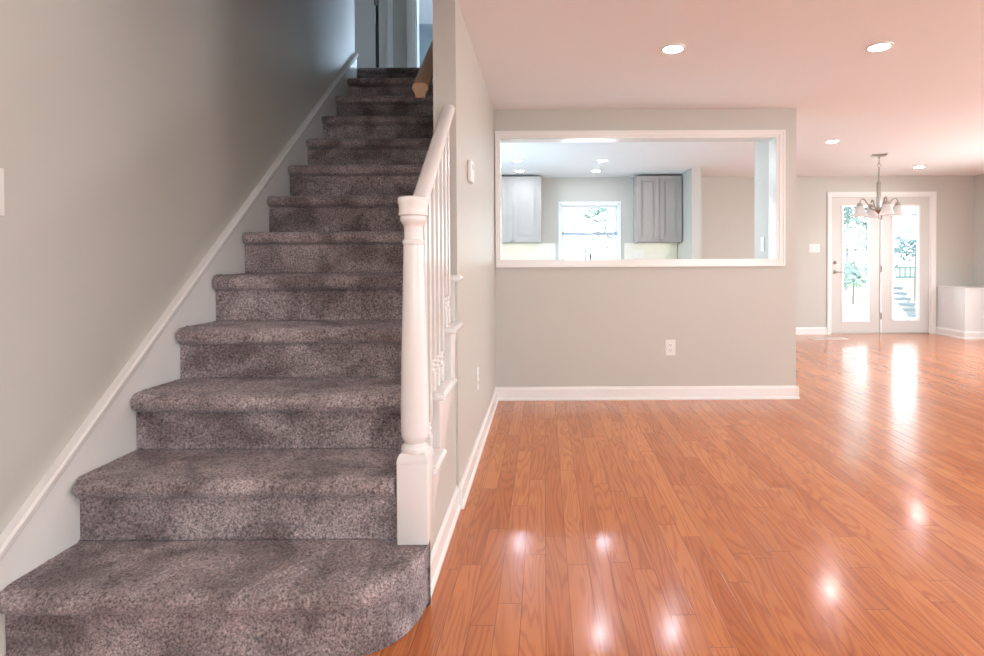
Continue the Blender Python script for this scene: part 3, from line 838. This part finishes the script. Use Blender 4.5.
# ------------------------------------------------------------------ upstairs doors
d2 = thing('door_2', 'closed pale hall door beside the head of the stairs', 'door', (-2.2, YH, UP), kind='structure')
m = MB()
frame(m, -2.60, -1.725, UP, HD, .05, .046, 0, .05, YH - .018, YH - .0005)
frame(m, -2.60, -1.735, UP, HD, .03, .022, 0, .03, YH - .026, YH - .018)
m.box(-1.765, -1.726, YH + .001, YH + .11, UP, HD).box(-2.60, -2.56, YH + .001, YH + .11, UP, HD).box(-2.56, -1.765, YH + .001, YH + .11, HD - .02, HD)
m.build('door_frame', TRIM, d2)
dl = MB(); dl.box(-2.555, -1.885, YH - .002, YH + .036, UP + .012, HD - .024, .002)
MB().box(-1.838, -1.767, YH + .012, YH + .036, UP + .002, HD - .02).box(-1.80, -1.767, YH + .004, YH + .012, UP + .002, HD - .02).build('door_stop', TRIM, d2)
lf = dl.build('door_leaf', TRIM, d2)
MB().box(-1.884, -1.839, YH + .05, YH + .06, UP + .002, HD - .02).build('gap', SLOT, d2)  # dark strip standing in for the shade within the door gap
for z in (UP + .25, 4.085, UP + 1.85):
    MB().box(-1.885, -1.842, YH - .004, YH + .002, z - .06, z + .06).tube([(-1.862, YH - .008, z - .06), (-1.862, YH - .008, z + .06)], .010, 10).build('hinge', HINGE, d2)
d3 = thing('door_3', 'white cased open doorway into the bedroom upstairs', 'door', (-1.0, YH, UP), kind='structure')
m = MB()
frame(m, BX0, BX1, UP, HD, .100, .09, 0, .09, YH - .018, YH - .0005)
frame(m, BX0 - .02, BX1, UP, HD, .06, .06, 0, .06, YH - .026, YH - .018)
m.box(BX0, BX0 + .012, YH + .001, YH + .12, UP, HD).box(BX1 - .012, BX1, YH + .001, YH + .12, UP, HD).box(BX0 + .012, BX1 - .012, YH + .001, YH + .12, HD - .012, HD)
m.build('door_frame', TRIM, d3)

# unseen windows added at the front and sides to go with the fill lights
def added_window(name, label, x0, x1, z0, z1, y=None, x=None):
    r = thing(name, label, 'window', (x if x is not None else (x0 + x1) / 2, y if y is not None else (x0 + x1) / 2, z0), kind='structure')
    m = MB(); bars = [(x0, x0 + .05, z0, z1), (x1 - .05, x1, z0, z1), (x0 + .05, x1 - .05, z0, z0 + .05), (x0 + .05, x1 - .05, z1 - .05, z1), (x0 + .05, x1 - .05, (z0 + z1) / 2 - .025, (z0 + z1) / 2 + .025)]
    for a, b, c, d in bars:
        if y is not None: m.box(a, b, y - .09, y - .02, c, d)
        else: m.box(x + .02, x + .09, a, b, c, d)
    m.build('window_frame', VINYL, r)
added_window('added_window_2', 'added white front window behind the camera on the stair side', -.35, 1.35, .75, 2.15, y=YN)
added_window('added_window_3', 'added wide white front window behind the camera', 2.7, 5.3, .75, 2.15, y=YN)
added_window('added_window_4', 'added white side window of the living room, out of view', .5, 2.7, .6, 2.1, x=XR)
added_window('added_window_6', 'added white side window of the kitchen, out of view', 5.5, 7.1, 1.05, 2.05, x=XL - .11)
added_window('added_window_5', 'added white side window of the dining area, out of view', 4.8, 6.8, .6, 2.1, x=XR)

# ------------------------------------------------------------------ recessed lights
def recessed(name_label, x, y, lens):
    r = thing('recessed_light', name_label, 'ceiling light', (x, y, H), 'recessed ceiling lights')
    MB().lathe([(.055, -.010), (.059, -.011), (.071, -.007), (.074, -.0008), (.055, -.0008), (.055, -.010)], (x, y, H), 40, caps=False).build('trim_ring', VINYL, r, smooth='auto')
    MB().lathe([(0, -.0095), (.0545, -.0095), (.0545, -.003), (0, -.003)], (x, y, H), 40).build('lens', lens, r, smooth='auto')
    return r
p = recessed('lit recessed light over the living room floor in front of the pass-through wall', .773, 3.35, LENS)
for x, y, lb in ((1.990, 3.33, 'large lit recessed light in the living room ceiling toward the photo\'s right edge'),
                 (3.10, 6.03, 'lit recessed light in front of the chandelier, left of its ceiling plate'),
                 (5.187, 7.75, 'lit recessed light nearest the patio doors, behind the chandelier'),
                 (4.4, 3.33, 'recessed light outside the photo at the right of the living room'),
                 (.8, .4, 'recessed light above the camera near the stairs'), (-.85, .75, 'added recessed light above the foot of the stairs'), (3.2, .4, 'recessed light above and right of the camera'),  # lamp over the stair foot is added to brighten the treads
                 (5.2, .4, 'recessed light by the added side window'), (.8, -2.0, 'recessed light by the added front window near the stairs'),
                 (3.6, -2.0, 'recessed light by the added wide front window')):
    copy_tree(p, (x, y, H), lb)
k = recessed('lit kitchen recessed light above the left cabinet, nearer the pass-through', -.328, 7.10, KLENS)
for x, y, lb in ((-.338, 7.95, 'lit kitchen recessed light right above the left cabinet top'),
                 (.745, 7.13, 'lit kitchen recessed light above the window, nearer the pass-through'),
                 (.742, 7.95, 'lit kitchen recessed light close to the kitchen window wall'),
                 (.52, 5.35, 'kitchen recessed light just behind the opening, mirrored in the floor near the photo\'s bottom centre'),
                 (1.22, 5.38, 'kitchen recessed light just behind the opening, mirrored in the floor further right')):
    copy_tree(k, (x, y, H), lb)

# ------------------------------------------------------------------ chandelier
chx, chy = 4.105, 6.865
ch = thing('chandelier', 'nickel chandelier with four frosted glass shades hanging before the patio doors', 'chandelier', (chx, chy, H))
m = MB()
Mx = Matrix.Translation((chx, chy, H)) @ Matrix.Rotation(math.radians(20), 4, 'Z')
m.lathe([(.120, -.001), (.120, -.006), (.090, -.016), (.020, -.022), (.014, -.05), (0, -.052)][::-1], n=4, M4=Mx)
m.build('ceiling_plate', NICKEL, ch)
m = MB()
for i, z in enumerate((2.355, 2.318)):
    pts = []
    for q in range(17):
        a = 2 * PI * q / 16
        pts.append((chx + (.016 * math.cos(a) if i else 0), chy + (0 if i else .012 * math.cos(a)), z + .030 * math.sin(a)))
    m.tube(pts, .004, 8)
m.build('chain', NICKEL, ch, smooth='auto')
MB().lathe([(.009, 2.10), (.009, 2.285), (.005, 2.292)], (chx, chy, 0), 14).lathe([(.024, 1.80), (.026, 1.81), (.026, 2.10), (.018, 2.115), (.009, 2.12)], (chx, chy, 0), 24).build('stem', NICKEL, ch, smooth='auto')
MB().lathe([(0, 1.655), (.008, 1.66), (.010, 1.672), (.005, 1.685), (.006, 1.71), (.018, 1.735), (.040, 1.75), (.045, 1.765), (.030, 1.785), (.026, 1.80)], (chx, chy, 0), 24).build('hub', NICKEL, ch, smooth='auto')
for k_ in range(4):
    a = math.radians(-8.3 + 90 * k_); ca, sa = math.cos(a), math.sin(a)
    R = .216
    def Pp(r, z): return (chx + r * ca, chy + r * sa, z)
    arm = MB()
    pr = [(.03, 1.765), (.07, 1.775), (.10, 1.80), (.130, 1.85), (.158, 1.893), (.185, 1.908), (.203, 1.897), (.214, 1.875), (.216, 1.855)]
    # smooth the arm with a Catmull-Rom pass
    fine = []
    for i in range(len(pr) - 1):
        p0 = pr[max(i - 1, 0)]; p1 = pr[i]; p2 = pr[i + 1]; p3 = pr[min(i + 2, len(pr) - 1)]
        for q in range(4):
            t = q / 4
            fine.append(tuple(.5 * ((2 * p1[j]) + (-p0[j] + p2[j]) * t + (2 * p0[j] - 5 * p1[j] + 4 * p2[j] - p3[j]) * t * t + (-p0[j] + 3 * p1[j] - 3 * p2[j] + p3[j]) * t ** 3) for j in (0, 1)))
    fine.append(pr[-1])
    ao = arm.tube([Pp(r_, z_) for r_, z_ in fine], .008, 10).build('arm', NICKEL, ch, smooth='auto')
    c_ = (chx + R * ca, chy + R * sa, 0)
    MB().lathe([(.040, 1.808), (.040, 1.818), (.028, 1.838), (.024, 1.858), (.010, 1.864)], c_, 24).build('socket', NICKEL, ao, smooth='auto')
    s_ = MB()
    s_.lathe([(.038, 1.820), (.042, 1.816), (.050, 1.795), (.060, 1.758), (.074, 1.718), (.093, 1.692), (.096, 1.691), (.092, 1.693), (.071, 1.720), (.057, 1.760), (.047, 1.795), (.037, 1.812), (.038, 1.820)], c_, 32, caps=False)
    s_.build('glass_shade', SHADE, ao, smooth='auto')
    MB().lathe([(0, 1.735), (.016, 1.742), (.024, 1.762), (.018, 1.79), (.012, 1.815)], c_, 16).build('bulb', plain('opal_bulb', (.85, .85, .83), .3), ao, smooth='auto')

# ------------------------------------------------------------------ outside
struct('ground', MB().box(-30, 60, YF + .15, 80, -.40, -.16), LAWN, 'lawn behind the house', 'ground')
struct('patio', MB().box(-2, 16, YF + .15, 24, -.16, -.10), PATIO, 'pale concrete patio outside the glazed doors', 'patio')
random.seed(4)
def tree(label, x, y, h, cr, n, leaf, mat, trunk_r=.12, squash=1.15, low=.30):
    r = thing('tree', label, 'tree', (x, y, -.16), 'trees in the back yard')
    rnd = random.Random(int(x * 31 + y * 17))
    t = MB()
    t.tube([(x, y, -.17), (x + .05, y, h * .3), (x + .12, y + .05, h * .55), (x + .05, y, h * .8)], [trunk_r, trunk_r * .8, trunk_r * .55, trunk_r * .2], 10)
    cl = []
    for i in range(11):
        a = rnd.uniform(0, 2 * PI); rr = cr * rnd.uniform(.25, .95); z = rnd.uniform(low * h, h)
        e = (x + rr * math.cos(a), y + rr * math.sin(a) * .8, z)
        s = (x + .07, y, min(h * .7, z * .65))
        t.tube([s, ((s[0] + e[0]) / 2, (s[1] + e[1]) / 2, (s[2] + e[2]) / 2 + .1), e], [trunk_r * .3, trunk_r * .2, trunk_r * .08], 6)
        cl.append(e)
    t.build('trunk', BARK, r, smooth='auto')
    f = MB(); bm = f.bm
    for i in range(n):
        c = Vector(rnd.choice(cl)); d = Vector((rnd.gauss(0, 1), rnd.gauss(0, 1), rnd.gauss(0, .8))).normalized() * (cr * .42 * rnd.random() ** .6)
        p = c + d
        if p.z < low * h * .5: continue
        u = Vector((rnd.gauss(0, 1), rnd.gauss(0, 1), rnd.gauss(0, .6))).normalized(); v_ = u.orthogonal().normalized()
        l = leaf * rnd.uniform(.6, 1.3)
        q = [bm.verts.new(p - u * l), bm.verts.new(p + v_ * l * .45 + Vector((0, 0, -.02))), bm.verts.new(p + u * l), bm.verts.new(p - v_ * l * .45 + Vector((0, 0, -.02)))]
        bm.faces.new((q[0], q[1], q[2])); bm.faces.new((q[0], q[2], q[3]))
    f.build('foliage', mat, r)
    return r
tree('tall leafy tree seen through the left patio door pane', 8.45, 15.3, 4.6, 1.15, 2200, .10, LEAF1, .035, low=.16)
tree('leafy tree seen through the right patio door pane', 10.6, 16.0, 4.8, 1.15, 1300, .10, LEAF2, .04, low=.2)
tree('far tree filling the gap behind the left pane', 11.6, 21.5, 6.5, 1.9, 2600, .13, LEAF2, .06, low=.2)
tree('pale tree seen through the kitchen window', 2.1, 15.0, 3.4, 1.2, 420, .09, LEAF1, .03, low=.5)
# weathered patio railing beyond the right door pane
fe = thing('patio_railing', 'weathered grey railing and slatted gate beyond the right patio door pane', 'railing', (9.2, 13.0, -.1))
m = MB()
for z in (.70, .93): m.box(7.9, 9.9, 12.98, 13.02, z, z + .045)
m.build('rails', DECKW, fe)
for x in (7.93, 9.87): MB().box(x - .03, x + .03, 12.95, 13.05, -.10, 1.02).build('post', DECKW, fe)
for i in range(15): MB().box(8.02 + i * .12, 8.045 + i * .12, 12.99, 13.01, .746, .929).build('picket', DECKW, fe)
st_ = thing('garden_steps', 'pale slatted wooden steps on the patio beyond the right door pane', 'steps', (7.97, 12.2, -.1))
for i in range(6): MB().box(7.79, 8.16, 11.95 + i * .15, 12.07 + i * .15, -.099 + i * .11, -.04 + i * .11).build('slat', SLATW, st_)
for x in (7.79, 8.16): MB().prism([(11.95, -.099), (12.9, -.099), (12.9, .5), (12.8, .5)], 'X', x - .03, x - .001).build('stringer', PATIO, st_)
